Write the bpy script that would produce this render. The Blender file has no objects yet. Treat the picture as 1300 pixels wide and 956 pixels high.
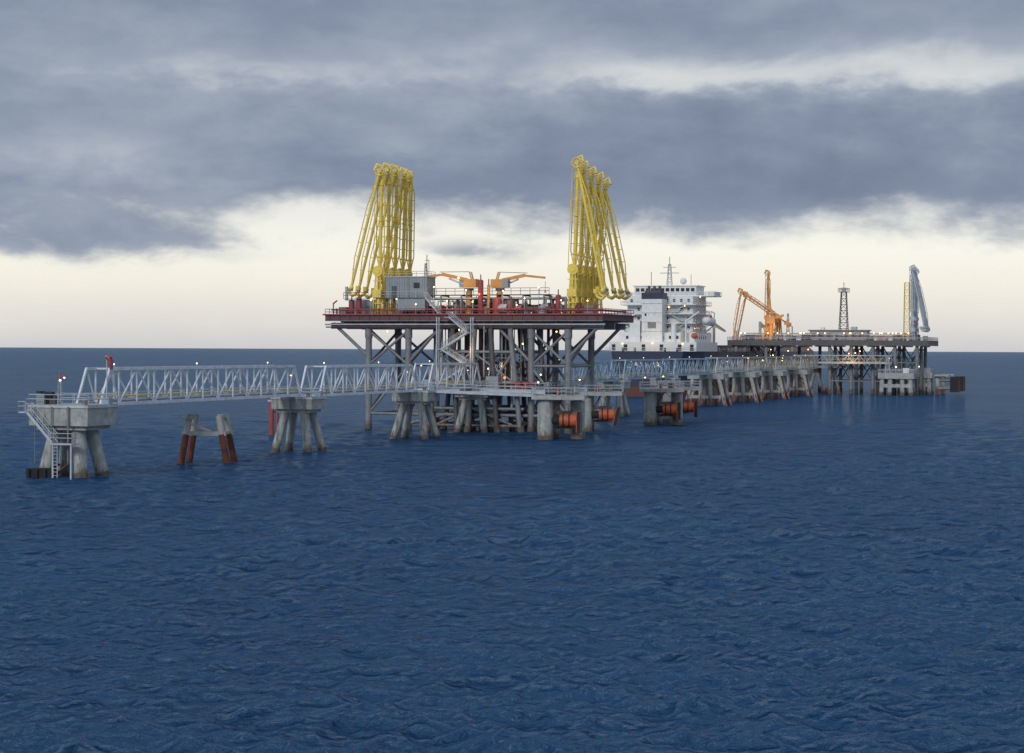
import bpy, math, random
import numpy as np
from mathutils import Vector, Matrix
random.seed(7)
scene=bpy.context.scene
TH=math.atan(.355)      # heading of the jetty line, clockwise from +Y
ROT=-TH

# ------------------------------------------------------------------ materials
MATS={}
def srgb(r,g,b):
    f=lambda c:(c/255/12.92 if c/255<=.04045 else ((c/255+.055)/1.055)**2.4)
    return (f(r),f(g),f(b))
def mat(key,col,rough=.55,metal=0,var=.25,rust=0.0,rustcol=(.16,.055,.025),tide=0,scale=.8,emit=0):
    m=bpy.data.materials.new(key); m.use_nodes=True
    nt=m.node_tree; N=nt.nodes; L=nt.links
    p=N['Principled BSDF']
    p.inputs['Roughness'].default_value=rough; p.inputs['Metallic'].default_value=metal
    if emit:
        p.inputs['Base Color'].default_value=(*col,1)
        p.inputs['Emission Color'].default_value=(*col,1); p.inputs['Emission Strength'].default_value=emit
        MATS[key]=m; return m
    tc=N.new('ShaderNodeTexCoord')
    n=N.new('ShaderNodeTexNoise'); n.inputs['Scale'].default_value=scale; n.inputs['Detail'].default_value=4; n.inputs['Roughness'].default_value=.65
    L.new(tc.outputs['Object'],n.inputs['Vector'])
    r=N.new('ShaderNodeValToRGB'); r.color_ramp.elements[0].position=.3; r.color_ramp.elements[1].position=.7
    r.color_ramp.elements[0].color=(*[c*(1-var) for c in col],1); r.color_ramp.elements[1].color=(*[min(1,c*(1+var*.5)) for c in col],1)
    L.new(n.outputs['Fac'],r.inputs['Fac'])
    out=r.outputs['Color']
    if rust>0 or tide:
        mp=N.new('ShaderNodeMapping'); mp.inputs['Scale'].default_value=(1.6,1.6,.35); L.new(tc.outputs['Object'],mp.inputs['Vector'])
        n2=N.new('ShaderNodeTexNoise'); n2.inputs['Scale'].default_value=1.1; n2.inputs['Detail'].default_value=5; n2.inputs['Roughness'].default_value=.7
        L.new(mp.outputs[0],n2.inputs['Vector'])
        fac=n2.outputs['Fac']
        if tide:
            g=N.new('ShaderNodeNewGeometry'); s=N.new('ShaderNodeSeparateXYZ'); L.new(g.outputs['Position'],s.inputs[0])
            mr=N.new('ShaderNodeMapRange'); mr.inputs[1].default_value=tide; mr.inputs[2].default_value=0; mr.inputs[3].default_value=0; mr.inputs[4].default_value=.28
            L.new(s.outputs[2],mr.inputs[0])
            ad=N.new('ShaderNodeMath'); ad.operation='ADD'; L.new(fac,ad.inputs[0]); L.new(mr.outputs[0],ad.inputs[1]); fac=ad.outputs[0]
        r2=N.new('ShaderNodeValToRGB'); a=.72-rust*.5
        r2.color_ramp.elements[0].position=max(.01,a-.06); r2.color_ramp.elements[1].position=min(.99,a+.08)
        L.new(fac,r2.inputs['Fac'])
        mx=N.new('ShaderNodeMixRGB'); L.new(r2.outputs['Color'],mx.inputs['Fac']); L.new(out,mx.inputs[1]); mx.inputs[2].default_value=(*rustcol,1)
        out=mx.outputs[0]
    L.new(out,p.inputs['Base Color'])
    MATS[key]=m; return m
mat('concrete',(.35,.38,.37),.85,var=.35,rust=.20,tide=2.0,rustcol=(.15,.125,.10))
mat('galv',(.44,.49,.54),.5,rust=.08)
mat('truss_paint',(.64,.70,.77),.45,rust=.08)
mat('steel_grey',(.20,.215,.23),.55,rust=.16,tide=2.6,rustcol=(.12,.06,.035))
mat('steel_dark',(.08,.085,.093),.6,rust=.12)
mat('deck_steel',(.12,.115,.115),.7,rust=.15)
mat('red_paint',(.30,.06,.065),.5,rust=.10)
mat('maroon',(.13,.05,.055),.6,rust=.1)
mat('rusty',(.14,.045,.028),.9,var=.6,rust=.3,rustcol=(.05,.022,.016))
mat('growth',(.13,.11,.09),.95,var=.5,rust=.25,rustcol=(.10,.05,.03))
mat('pile_half',(.38,.38,.35),.85,rust=.14,tide=4.6,rustcol=(.14,.05,.03))
mat('yellow',(.82,.62,.11),.45,var=.22,rust=.06)
mat('orange',(.64,.30,.08),.5,var=.2,rust=.08)
mat('fender_orange',(.50,.11,.04),.6,var=.4,rust=.16)
mat('white_paint',(.68,.71,.72),.45,var=.12,rust=.08)
mat('grey_cabin',(.26,.30,.33),.5,var=.2,rust=.08)
mat('rubber',(.018,.019,.022),.85)
mat('hull_blue',(.014,.026,.065),.45,rust=.05)
mat('hull_red',(.11,.038,.03),.7,rust=.15)
mat('glass',(.02,.025,.03),.12,var=.1)
mat('cream',(.42,.40,.35),.7,rust=.08)
mat('bluegrey',(.28,.40,.53),.5)
mat('lamp_warm',(1.0,.55,.20),emit=6)
mat('lamp_red',(1.0,.10,.04),emit=5)
mat('lamp_white',(1.0,.85,.6),emit=3)

# ------------------------------------------------------------------ builder
class B:
    def __init__(s): s.v=[];s.f=[];s.m=[];s.sm=[];s.keys=[]
    def mi(s,k):
        if k not in s.keys: s.keys.append(k)
        return s.keys.index(k)
    def add(s,vs,fs,k,sm=False):
        o=len(s.v); s.v+= [tuple(v) for v in vs]; i=s.mi(k)
        for f in fs: s.f.append([o+a for a in f]); s.m.append(i); s.sm.append(bool(sm))
    def box(s,c,d,k,rz=0,ry=0):
        R=Matrix.Rotation(rz,3,'Z')@Matrix.Rotation(ry,3,'Y'); c=Vector(c)
        vs=[c+R@Vector((x*d[0]/2,y*d[1]/2,z*d[2]/2)) for x in(-1,1) for y in(-1,1) for z in(-1,1)]
        s.add(vs,[(0,1,3,2),(4,6,7,5),(0,4,5,1),(2,3,7,6),(0,2,6,4),(1,5,7,3)],k)
    def bx(s,x0,x1,y0,y1,z0,z1,k): s.box(((x0+x1)/2,(y0+y1)/2,(z0+z1)/2),(x1-x0,y1-y0,z1-z0),k)
    def tube(s,p,q,r,k,n=8,r2=None,caps=True):
        p=Vector(p);q=Vector(q);d=q-p
        if d.length<1e-5: return
        d.normalize(); up=Vector((0,0,1)) if abs(d.z)<.95 else Vector((1,0,0))
        a=d.cross(up).normalized(); b=d.cross(a); r2=r if r2 is None else r2
        vs=[]
        for c,rr in((p,r),(q,r2)):
            for i in range(n):
                t=2*math.pi*i/n; vs.append(c+(a*math.cos(t)+b*math.sin(t))*rr)
        s.add(vs,[(i,i+n,(i+1)%n+n,(i+1)%n) for i in range(n)],k,n>5)
        if caps: s.add(vs[:n],[tuple(range(n))],k); s.add(vs[n:],[tuple(range(n-1,-1,-1))],k)
    def path(s,pts,r,k,n=6):
        for a,b in zip(pts[:-1],pts[1:]): s.tube(a,b,r,k,n)
        for p in pts[1:-1]: s.ball(p,r*1.03,k,6,4)
    def beam(s,p,q,w,h,k):
        p=Vector(p);q=Vector(q);d=(q-p)
        if d.length<1e-5:return
        d.normalize(); up=Vector((0,0,1)) if abs(d.z)<.98 else Vector((0,1,0))
        a=d.cross(up).normalized()*w/2; b=a.cross(d).normalized()*h/2
        vs=[p-a-b,p+a-b,p+a+b,p-a+b,q-a-b,q+a-b,q+a+b,q-a+b]
        s.add(vs,[(0,1,2,3),(7,6,5,4),(0,4,5,1),(1,5,6,2),(2,6,7,3),(3,7,4,0)],k)
    def ball(s,c,r,k,n=8,m=5,sz=1):
        vs=[];c=Vector(c)
        for j in range(m+1):
            ph=math.pi*j/m
            for i in range(n):
                t=2*math.pi*i/n; vs.append(c+Vector((math.sin(ph)*math.cos(t)*r,math.sin(ph)*math.sin(t)*r,math.cos(ph)*r*sz)))
        s.add(vs,[(j*n+i,(j+1)*n+i,(j+1)*n+(i+1)%n,j*n+(i+1)%n) for j in range(m) for i in range(n)],k,True)
    def rail(s,pts,k,h=1.15,sp=1.8,r=.045):
        for a,b in zip(pts[:-1],pts[1:]):
            a=Vector(a);b=Vector(b);n=max(1,int((b-a).length/sp))
            for i in range(n+1):
                p=a.lerp(b,i/n); s.tube(p,p+Vector((0,0,h)),r,k,4)
            for hh in(h,h*.55): s.tube(a+Vector((0,0,hh)),b+Vector((0,0,hh)),r,k,4)
    def rrail(s,x0,x1,y0,y1,z,k,**kw): s.rail([(x0,y0,z),(x1,y0,z),(x1,y1,z),(x0,y1,z),(x0,y0,z)],k,**kw)
    def lattice(s,p,q,w0,w1,k,n=6,r=.08):
        p=Vector(p);q=Vector(q);d=(q-p).normalized(); up=Vector((0,0,1)) if abs(d.z)<.9 else Vector((0,1,0))
        a=d.cross(up).normalized(); b=d.cross(a)
        prev=None
        for i in range(n+1):
            c=p.lerp(q,i/n); w=(w0+(w1-w0)*i/n)/2
            cs=[c+a*w+b*w,c-a*w+b*w,c-a*w-b*w,c+a*w-b*w]
            for j in range(4):
                s.tube(cs[j],cs[(j+1)%4],r*.6,k,4)
                if prev:
                    s.tube(prev[j],cs[j],r,k,4)
                    s.tube(prev[j],cs[(j+1)%4],r*.6,k,4)
            prev=cs
    def stair(s,a,b,w,k,ax,n=None):
        a=Vector(a);b=Vector(b);ax=Vector(ax)
        n=n or max(3,int(abs(a.z-b.z)/.25))
        for sg in(-.5,.5):
            o=ax*w*sg
            s.beam(a+o,b+o,.08,.3,k)
            s.tube(a+o+Vector((0,0,1)),b+o+Vector((0,0,1)),.045,k,4)
            s.tube(a+o+Vector((0,0,.55)),b+o+Vector((0,0,.55)),.035,k,4)
            for i in range(0,n+1,3):
                c=a.lerp(b,i/n)+o; s.tube(c,c+Vector((0,0,1)),.04,k,4)
        for i in range(n+1):
            c=a.lerp(b,i/n); s.beam(c-ax*w*.5,c+ax*w*.5,.28,.04,k)
    def done(s,name,loc=(0,0,0),rz=0,parent=None):
        me=bpy.data.meshes.new(name); me.from_pydata(s.v,[],s.f)
        for k in s.keys: me.materials.append(MATS[k])
        me.polygons.foreach_set('material_index',s.m); me.polygons.foreach_set('use_smooth',s.sm); me.update()
        ob=bpy.data.objects.new(name,me); scene.collection.objects.link(ob)
        ob.location=loc; ob.rotation_euler=(0,0,rz)
        if parent: ob.parent=parent
        return ob
def W(o,u,t,z=0):
    return (o[0]+math.cos(TH)*u+math.sin(TH)*t, o[1]-math.sin(TH)*u+math.cos(TH)*t, z)
def empty(name,loc,rz):
    e=bpy.data.objects.new(name,None); scene.collection.objects.link(e); e.location=loc; e.rotation_euler=(0,0,rz); return e
def glow(name,loc,power,parent=None,col=(1,.60,.28),r=.25):
    l=bpy.data.lights.new(name,'POINT'); l.energy=power; l.color=col; l.shadow_soft_size=r
    o=bpy.data.objects.new(name,l); scene.collection.objects.link(o); o.location=loc
    if parent: o.parent=parent
def lamp(b,p,h=2.5,k='lamp_warm',r=.14,arm=.5):
    p=Vector(p); b.tube(p,p+Vector((0,0,h)),.05,'galv',5); b.tube(p+Vector((0,0,h)),p+Vector((arm,0,h+.1)),.04,'galv',5)
    b.box(p+Vector((arm,0,h+.15)),(.5,.3,.14),'steel_grey'); b.ball(p+Vector((arm,-.05,h)),r,k)

T0=(-50.9,219.5)   # first pier of the jetty
# ------------------------------------------------------------------ sea
def make_sea():
    ys=[-60000,-20000,-6000,-2000,-700,-250,-90,-30,0]
    y=14.0
    while y<60: ys.append(y); y+=.35
    while y<3200: ys.append(y); y+=max(.07,y*y/36000*.62)
    while y<70000: ys.append(y); y*=1.22
    Y=np.array(ys)
    core=np.linspace(-.31,.31,1050)
    outer=np.array([.33,.36,.42,.5,.65,.9,1.4,2.5,5,12,30])
    S=np.concatenate([-outer[::-1],core,outer])
    Wd=np.where(Y>14,Y+60,74+np.abs(Y-14))
    dy=np.gradient(Y)
    X=Wd[:,None]*S[None,:]; YY=np.repeat(Y[:,None],len(S),1)
    ds=np.gradient(S)
    sp=np.maximum(dy[:,None]*np.ones_like(X),Wd[:,None]*ds[None,:])
    Z=np.zeros_like(X); DX=np.zeros_like(X); DY=np.zeros_like(X)
    rng=np.random.RandomState(3)
    n=72
    for i in range(n):
        lam=.45*(11/.45)**((i+rng.rand()*.8)/n)
        k=2*math.pi/lam
        ang=math.radians(-105)+rng.normal(0,.75)
        kx,ky=math.cos(ang)*k,math.sin(ang)*k
        slope=.058*(1.0 if lam<3.5 else (3.5/lam)**1.2)
        a=slope/k*(.6+.8*rng.rand())
        ph=rng.rand()*6.283
        fade=np.clip((lam-2.1*sp)/(1.2*sp),0,1)
        arg=kx*X+ky*YY+ph
        c=np.cos(arg); s_=np.sin(arg)
        Z+=a*fade*c; DX-=a*fade*.85*(kx/k)*s_; DY-=a*fade*.85*(ky/k)*s_
    g=1+.28*np.sin(X*.045+YY*.021+1)*np.sin(YY*.034-X*.017)+.15*np.sin(X*.11-YY*.07)
    Z*=g; DX*=g; DY*=g
    co=np.stack([X+DX,YY+DY,Z],-1).reshape(-1,3).astype(np.float32)
    r,c=len(Y),len(S)
    idx=np.arange(r*c).reshape(r,c)
    q=np.stack([idx[:-1,:-1],idx[:-1,1:],idx[1:,1:],idx[1:,:-1]],-1).reshape(-1,4).astype(np.int32)
    me=bpy.data.meshes.new('sea'); me.vertices.add(len(co)); me.vertices.foreach_set('co',co.ravel())
    me.loops.add(q.size); me.loops.foreach_set('vertex_index',q.ravel())
    me.polygons.add(len(q)); me.polygons.foreach_set('loop_start',np.arange(0,q.size,4,dtype=np.int32))
    me.polygons.foreach_set('use_smooth',np.ones(len(q),dtype=bool))
    me.update(calc_edges=True)
    ob=bpy.data.objects.new('sea',me); scene.collection.objects.link(ob)
    m=bpy.data.materials.new('sea_water'); m.use_nodes=True; nt=m.node_tree;N=nt.nodes;L=nt.links
    N.remove(N['Principled BSDF']); out=N['Material Output']
    g=N.new('ShaderNodeNewGeometry')
    def noise(sc,det,mapsc=(1,1,1),rough=.6):
        mp=N.new('ShaderNodeMapping'); mp.inputs['Scale'].default_value=mapsc; L.new(g.outputs['Position'],mp.inputs[0])
        n_=N.new('ShaderNodeTexNoise'); n_.inputs['Scale'].default_value=sc; n_.inputs['Detail'].default_value=det; n_.inputs['Roughness'].default_value=rough
        L.new(mp.outputs[0],n_.inputs['Vector']); return n_.outputs['Fac']
    def mth(op,a,b_):
        n_=N.new('ShaderNodeMath'); n_.operation=op
        for i,v in enumerate((a,b_)):
            if isinstance(v,(int,float)): n_.inputs[i].default_value=v
            else: L.new(v,n_.inputs[i])
        return n_.outputs[0]
    # chop plus longer wind sea (the far water is carried by the bump)
    a=mth('ADD',noise(.9,5,(.8,1,1),.6),mth('MULTIPLY',noise(.13,3,(.7,1,1),.5),4.2)); b=noise(.018,3,(1,.5,1))
    bp=N.new('ShaderNodeBump'); bp.inputs['Strength'].default_value=1; bp.inputs['Distance'].default_value=1.0; L.new(a,bp.inputs['Height'])
    r=N.new('ShaderNodeValToRGB'); r.color_ramp.elements[0].position=.35; r.color_ramp.elements[1].position=.65
    r.color_ramp.elements[0].color=(.011,.046,.118,1); r.color_ramp.elements[1].color=(.015,.060,.148,1)
    L.new(b,r.inputs['Fac'])
    df=N.new('ShaderNodeBsdfDiffuse'); L.new(r.outputs[0],df.inputs[0]); L.new(bp.outputs[0],df.inputs['Normal'])
    gl=N.new('ShaderNodeBsdfGlossy'); gl.inputs['Roughness'].default_value=.09; gl.inputs['Color'].default_value=(.66,.84,1,1); L.new(bp.outputs[0],gl.inputs['Normal'])
    fr=N.new('ShaderNodeFresnel'); fr.inputs['IOR'].default_value=1.333; L.new(bp.outputs[0],fr.inputs['Normal'])
    # reflectance with slope self-shadowing of a wind-roughened sea
    F=fr.outputs[0]
    fac=mth('DIVIDE',mth('MULTIPLY',F,1.25),mth('ADD',mth('MULTIPLY',F,2.4),1.0))
    ms=N.new('ShaderNodeMixShader'); L.new(fac,ms.inputs[0]); L.new(df.outputs[0],ms.inputs[1]); L.new(gl.outputs[0],ms.inputs[2]); L.new(ms.outputs[0],out.inputs[0])
    me.materials.append(m)
make_sea()

# ------------------------------------------------------------------ jetty truss bridges
def truss_bridge(s0,s1,z=8.2,h=4.2,w=3.2,k='truss_paint',panels=None,lit=True):
    b=B(); Ln=s1-s0; n=panels or max(4,round(Ln/4.0)); st=Ln/n; x=w/2
    for sx in(-x,x):
        b.beam((sx,0,0),(sx,Ln,0),.34,.40,k); b.beam((sx,st*.5,h),(sx,Ln-st*.5,h),.30,.34,k)
        b.beam((sx,0,0),(sx,st*.5,h),.26,.26,k); b.beam((sx,Ln,0),(sx,Ln-st*.5,h),.26,.26,k)
        for i in range(1,n):
            b.beam((sx,i*st,0),(sx,i*st,h),.18,.18,k)
        for i in range(n):
            if i==0: b.beam((sx,st*.5,h),(sx,st,0),.16,.16,k); continue
            if i==n-1: b.beam((sx,st*i,0),(sx,Ln-st*.5,h),.16,.16,k); continue
            if i%2: b.beam((sx,i*st,0),(sx,(i+1)*st,h),.17,.17,k)
            else: b.beam((sx,i*st,h),(sx,(i+1)*st,0),.17,.17,k)
        b.tube((sx*.82,0,1.25),(sx*.82,Ln,1.25),.04,'galv',4); b.tube((sx*.82,0,.8),(sx*.82,Ln,.8),.03,'galv',4)
    for i in range(n+1):
        b.beam((-x,i*st,0),(x,i*st,0),.15,.2,k)
        if 0<i<n: b.beam((-x,i*st,h),(x,i*st,h),.12,.14,k)
        if 0<i<n-1: b.beam((-x,i*st,h),(x,(i+1)*st,h),.08,.08,k)
    b.bx(-x*.75,x*.4,.2,Ln-.2,.20,.26,'steel_grey')
    b.tube((x*.62,0,.42),(x*.62,Ln,.42),.22,'galv',8); b.tube((x*.62,0,.95),(x*.62,Ln,.95),.10,'yellow',6)
    if lit:
        for i in range(2,n,5):
            b.tube((-x,i*st,h),(-x,i*st,h+.45),.04,'galv',4); b.ball((-x,i*st,h+.5),.09,'lamp_white')
    return b.done('truss_bridge',W(T0,0,s0,z),ROT)
def legs(b,zc,tops,bases,r,k='concrete'):
    for t_,bs in zip(tops,bases):
        b.tube((bs[0],bs[1],-2.5),(t_[0],t_[1],zc),r,k,16)
        d=(Vector((t_[0],t_[1],zc))-Vector((bs[0],bs[1],-2.5)))
        c0=Vector((bs[0],bs[1],-2.5))+d*(2.0/(zc+2.5)); c1=Vector((bs[0],bs[1],-2.5))+d*(3.0/(zc+2.5))
        b.tube(c0,c1,r*1.04,'growth',16)
def pier(s,cw=6.4,cl=5.0,ztop=8.0,ch=2.3,base=3.3,r=.62,k='concrete',off=0,equip=True,lowbeam=False):
    b=B()
    b.bx(-cw/2,cw/2,-cl/2,cl/2,ztop-ch+.5,ztop,'concrete'); b.bx(-cw/2+.6,cw/2-.6,-cl/2+.6,cl/2-.6,ztop-ch,ztop-ch+.5,'concrete')
    b.bx(-cw/2-.12,cw/2+.12,-cl/2-.12,cl/2+.12,ztop-.35,ztop-.1,'galv')
    T=[(-1.5,-1.3),(1.5,-1.3),(1.5,1.3),(-1.5,1.3)]; Bs=[(-base,-base*.8),(base*.9,-base*.8),(base,base*.8),(-base,base*.8)]
    legs(b,ztop-ch+.02,T,Bs,r,k)
    b.rrail(-cw/2,cw/2,-cl/2,cl/2,ztop,'galv')
    for i in range(3): b.tube((-cw/2+1+i*2.2,-cl/2-.3,1.6),(-cw/2+1+i*2.2,-cl/2-.3,ztop-.2),.05+.03*i,'steel_grey',6)
    if equip:
        b.box((-cw/2+1,-cl/2+1,ztop+.6),(.9,.7,1.2),'grey_cabin'); b.tube((cw/2-.9,-cl/2+.8,ztop),(cw/2-.9,-cl/2+.8,ztop+.7),.3,'steel_grey',10)
        lamp(b,(-cw/2+.3,cl/2-.3,ztop),3,'lamp_white',.1)
        b.box((cw/2-.8,cl/2-1,ztop+.4),(1,.8,.8),'bluegrey')
    return b
b=pier(0,cw=7.8,cl=6.4,ztop=8.4,ch=2.9,base=3.1,r=.8)
b.bx(-4.7,-3.9,-2.6,1.6,7.55,7.85,'concrete'); b.rail([(-3.9,-2.6,7.85),(-4.7,-2.6,7.85),(-4.7,1.6,7.85),(-3.9,1.6,7.85)],'galv')
b.beam((-4.6,-2,7.5),(-3.4,-2,6.2),.2,.3,'concrete'); b.beam((-4.6,1.2,7.5),(-3.4,1.2,6.2),.2,.3,'concrete')
b.stair((-3.4,-3.9,7.6),(.0,-3.9,4.1),1.1,'galv',(0,1,0))
b.bx(0,2.8,-4.8,-3.25,3.9,4.05,'galv'); b.rail([(0,-4.8,4.05),(2.8,-4.8,4.05),(2.8,-3.3,4.05)],'galv')
b.bx(-4.4,-3.4,-4.6,-3.33,7.45,7.6,'galv'); b.rail([(-3.4,-4.6,7.6),(-4.4,-4.6,7.6),(-4.4,-3.4,7.6)],'galv')
b.tube((2.6,-4.6,3.9),(2.6,-4.6,-1),.12,'galv',6); b.tube((.2,-4.6,3.9),(.2,-4.6,-1),.12,'galv',6)
for i in range(10): b.beam((.2,-4.62,3.6-.4*i),(.8,-4.62,3.6-.4*i),.05,.05,'galv')
b.tube((.8,-4.62,3.9),(.8,-4.62,-.5),.05,'galv',5)
b.tube((-2.6,-1.6,8.4),(-2.6,-1.6,9.2),.42,'rubber',12); b.tube((-3.2,-1.6,9.4),(-1.7,-1.6,9.4),.45,'rubber',12); b.box((-2.0,-1.2,8.9),(1.2,1.0,1.0),'steel_dark')
b.tube((-3.4,-1.6,9.7),(-3.4,-1.6,9.9),.5,'rubber',12)
b.tube((-.4,-2.2,8.4),(-.4,-2.2,12.4),.06,'steel_grey',6); b.lattice((-.4,-2.2,8.4),(-.4,-2.2,11.0),.45,.3,'galv',4,.035); b.ball((-.4,-2.2,11.2),.12,'lamp_warm'); b.tube((-.4,-2.2,11.4),(-.4,-2.2,11.9),.25,'red_paint',8,.1)
b.done('trestle_pier',W(T0,0,0),ROT)
b=B()
b.bx(-1.7,1.7,-.5,.5,-.9,1.1,'rubber')
for i in range(4): b.tube((-1.4+.93*i,-.62,-.8),(-1.4+.93*i,-.62,1.0),.16,'rubber',8)
b.beam((-.8,.5,.3),(1.6,2.4,1.4),.25,.25,'steel_dark'); b.beam((1.5,.5,.3),(2.6,2.4,1.4),.25,.25,'steel_dark')
b.done('landing_fender',(-54.0,217.2,0),.06)
b=B(); b.tube((0,0,0),(0,0,6.2),.07,'galv',8)
pts=[(0,6.0,.32),(.35,5.75,.30),(.42,5.0,.26),(.5,4.5,.18)]
prev=(0,6.1,.3)
for i in range(4):
    x,z,r=pts[i]; b.tube((prev[0]+.1,0,prev[1]),(x+.1,0,z),prev[2],'red_paint',10,r); prev=(x,z,r)
b.tube((-.25,0,6.1),(.25,0,6.1),.04,'galv',5)
b.done('windsock',W(T0,3.2,2.0,7.9),ROT)
truss_bridge(3.2,56.6,8.3,4.15)
b=pier(58.9,ztop=8.0); b.bx(-4.6,-3.2,-1,1,7.2,7.45,'galv'); b.done('trestle_pier',W(T0,0,59.4),ROT)
truss_bridge(63.0,100.2,8.1,4.2)
b=pier(102.4,ztop=8.1,base=3.6); b.done('trestle_pier',W(T0,.4,102.8),ROT)
truss_bridge(105.4,131,8.2,4.2)
truss_bridge(134,174,8.2,4.2,k='bluegrey'); truss_bridge(178,219,8.2,4.2,k='bluegrey')
truss_bridge(223,264,8.4,4.2,k='bluegrey'); truss_bridge(268,309,8.7,4.0,k='bluegrey'); truss_bridge(313,349,9,3.9,k='galv'); truss_bridge(353,389,9,3.9,k='cream'); truss_bridge(393,429,9,3.9,k='cream')
truss_bridge(433,463,9,3.9,k='cream')
for s,k in((132.5,'concrete'),(176,'concrete'),(221,'concrete'),(266,'concrete')):
    pier(s,k=k,ztop=8.1).done('trestle_pier',W(T0,0,s),ROT)
for s in(311,351,391,431):
    b=B()
    b.bx(-5,5,-3,3,7.2,8.7,'concrete')
    for ty in(-2.4,2.4):
        for x0,x1 in((-6.0,-3.6),(6.0,3.6),(-1.6,-1.2),(1.6,1.2)):
            b.tube((x0,ty*1.2,-2),(x1,ty,7.2),.58,'pile_half',12)
        b.beam((-5.2,ty*1.1,2.4),(5.2,ty*1.1,2.4),.7,.8,'concrete'); b.beam((-5.2,ty,2.4),(-1,ty,7),.35,.35,'rusty'); b.beam((5.2,ty,2.4),(1,ty,7),.35,.35,'rusty')
    b.rrail(-5,5,-3,3,8.7,'galv'); lamp(b,(-4,-2,8.7),3)
    b.done('trestle_pier',W(T0,0,s),ROT)

b=B()
for sy in(0,4.2):
    for sg in(-1,1):
        b.tube((sg*3.6,sy,-2.5),(sg*2.9,sy*.92,.8),.46,'rusty',14); b.tube((sg*2.9,sy*.92,.8),(sg*2.35,sy*.85,3.8),.43,'rusty',14); b.tube((sg*2.35,sy*.85,3.8),(sg*1.95,sy*.8,6.2),.42,'pile_half',14)
    b.beam((-2.9,sy*.86,3.9),(2.9,sy*.86,3.9),.4,.55,'concrete')
for sg in(-1,1): b.beam((sg*2.0,0,6.1),(sg*2.0,3.6,6.1),.5,.5,'concrete'); b.beam((sg*2.3,0,3.9),(sg*2.3,3.6,3.9),.4,.4,'concrete')
b.bx(-3.0,-1.2,-.6,.8,5.7,5.95,'concrete')
b.beam((-1.95,-.1,5.2),(1.0,-.1,4.2),.2,.25,'pile_half')
b.done('rusted_pile_frame',(-39.9,245,0),-.1)
b=B(); b.tube((0,0,-2),(0,0,6.2),.45,'red_paint',14); b.tube((0,0,6.2),(0,0,6.5),.55,'rusty',14); b.tube((.9,.4,-2),(.9,.4,4.6),.32,'red_paint',12); b.beam((0,0,4),(.9,.4,4),.25,.25,'rusty'); b.done('marker_pile',(-41.6,327,0),0)

# ------------------------------------------------------------------ breasting dolphins
def dolphin(name,loc,two=True,fender=True,flip=1,r=1.35,zt=7.2,tilt=0.0):
    b=B()
    b.tube((0,0,-2.5),(0,0,zt-.5),r,'concrete',24); b.tube((0,0,-.4),(0,0,.7),r*1.02,'growth',24)
    if two: b.tube((5.2*flip,3.5,-2.5),(5.2*flip,3.5,zt-.8),r*.9,'concrete',20); b.tube((1,6,-2.5),(1,6,zt-.8),r*.8,'concrete',20)
    b.bx(-2.2,6.6 if flip>0 else 2.2,-2.0,7.2,zt-.5,zt+.15,'concrete')
    b.rrail(-2.2,6.6 if flip>0 else 2.2,-2,7.2,zt+.15,'galv')
    b.tube((2,1,zt),(2,1,zt+1.1),.28,'red_paint',10); b.tube((2,2.4,zt),(2,2.4,zt+1.1),.28,'red_paint',10); b.box((4,2,zt+.7),(1.1,1.2,1.1),'steel_dark')
    b.beam((0,0,4.4),(4.4,3.4,4.4),.5,.6,'steel_grey'); b.beam((0,0,2),(4.4,3.4,2),.4,.5,'steel_grey')
    b.beam((0,-.3,2),(2.6,-.3,zt-.7),.25,.25,'rusty')
    if fender:
        for z in(3.2,):
            b.tube((1.1,-.2,z),(2.4,-.2,z),.7,'rubber',16)
            b.tube((2.4,-.2,z),(5.2,-.2,z),1.05,'fender_orange',20)
            b.tube((2.9,-.2,z),(3.1,-.2,z),1.12,'rubber',20); b.tube((3.9,-.2,z),(4.1,-.2,z),1.12,'rubber',20)
        b.box((5.6,0,2.9),(.55,3.6,3.4),'rubber',0,tilt); b.box((5.27,0,2.9),(.1,3.7,3.5),'fender_orange',0,tilt)
        for yy in(-1.2,0,1.2): b.box((5.95,yy,2.9),(.15,.9,3.3),'steel_dark',0,tilt)
        b.tube((5.5,-1.6,4.6),(2.5,-1.8,zt-.3),.06,'steel_dark',5)
    lamp(b,(-1.6,-1.6,zt+.15),2.2)
    return b.done(name,loc,ROT+.25)
dolphin('breasting_dolphin',(5.6,315,0))
dolphin('breasting_dolphin',(13.5,344,0),two=False,tilt=.22,r=1.2)
dolphin('breasting_dolphin',(27.6,376,0),r=1.3)
dolphin('breasting_dolphin',(32.5,392,0),two=False,r=1.2)
b=B()
p=Vector((-13.6,316.5,7.9)); q=Vector((3.6,315,7.3))
for o in(-.6,.6):
    b.beam(p+Vector((0,o,0)),q+Vector((0,o,0)),.2,.4,'galv')
b.beam(p+Vector((0,0,.2)),q+Vector((0,0,.2)),1.1,.05,'galv')
b.rail([p+Vector((0,-.6,.2)),q+Vector((0,-.6,.2))],'galv'); b.rail([p+Vector((0,.6,.2)),q+Vector((0,.6,.2))],'galv')
for i,(rr,k) in enumerate(((.22,'galv'),(.16,'steel_grey'),(.25,'galv'))): b.tube(p+Vector((-1,1.6+i*.7,-.2)),q+Vector((2,1.6+i*.7,.3)),rr,k,8)
b.done('access_catwalk')

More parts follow.
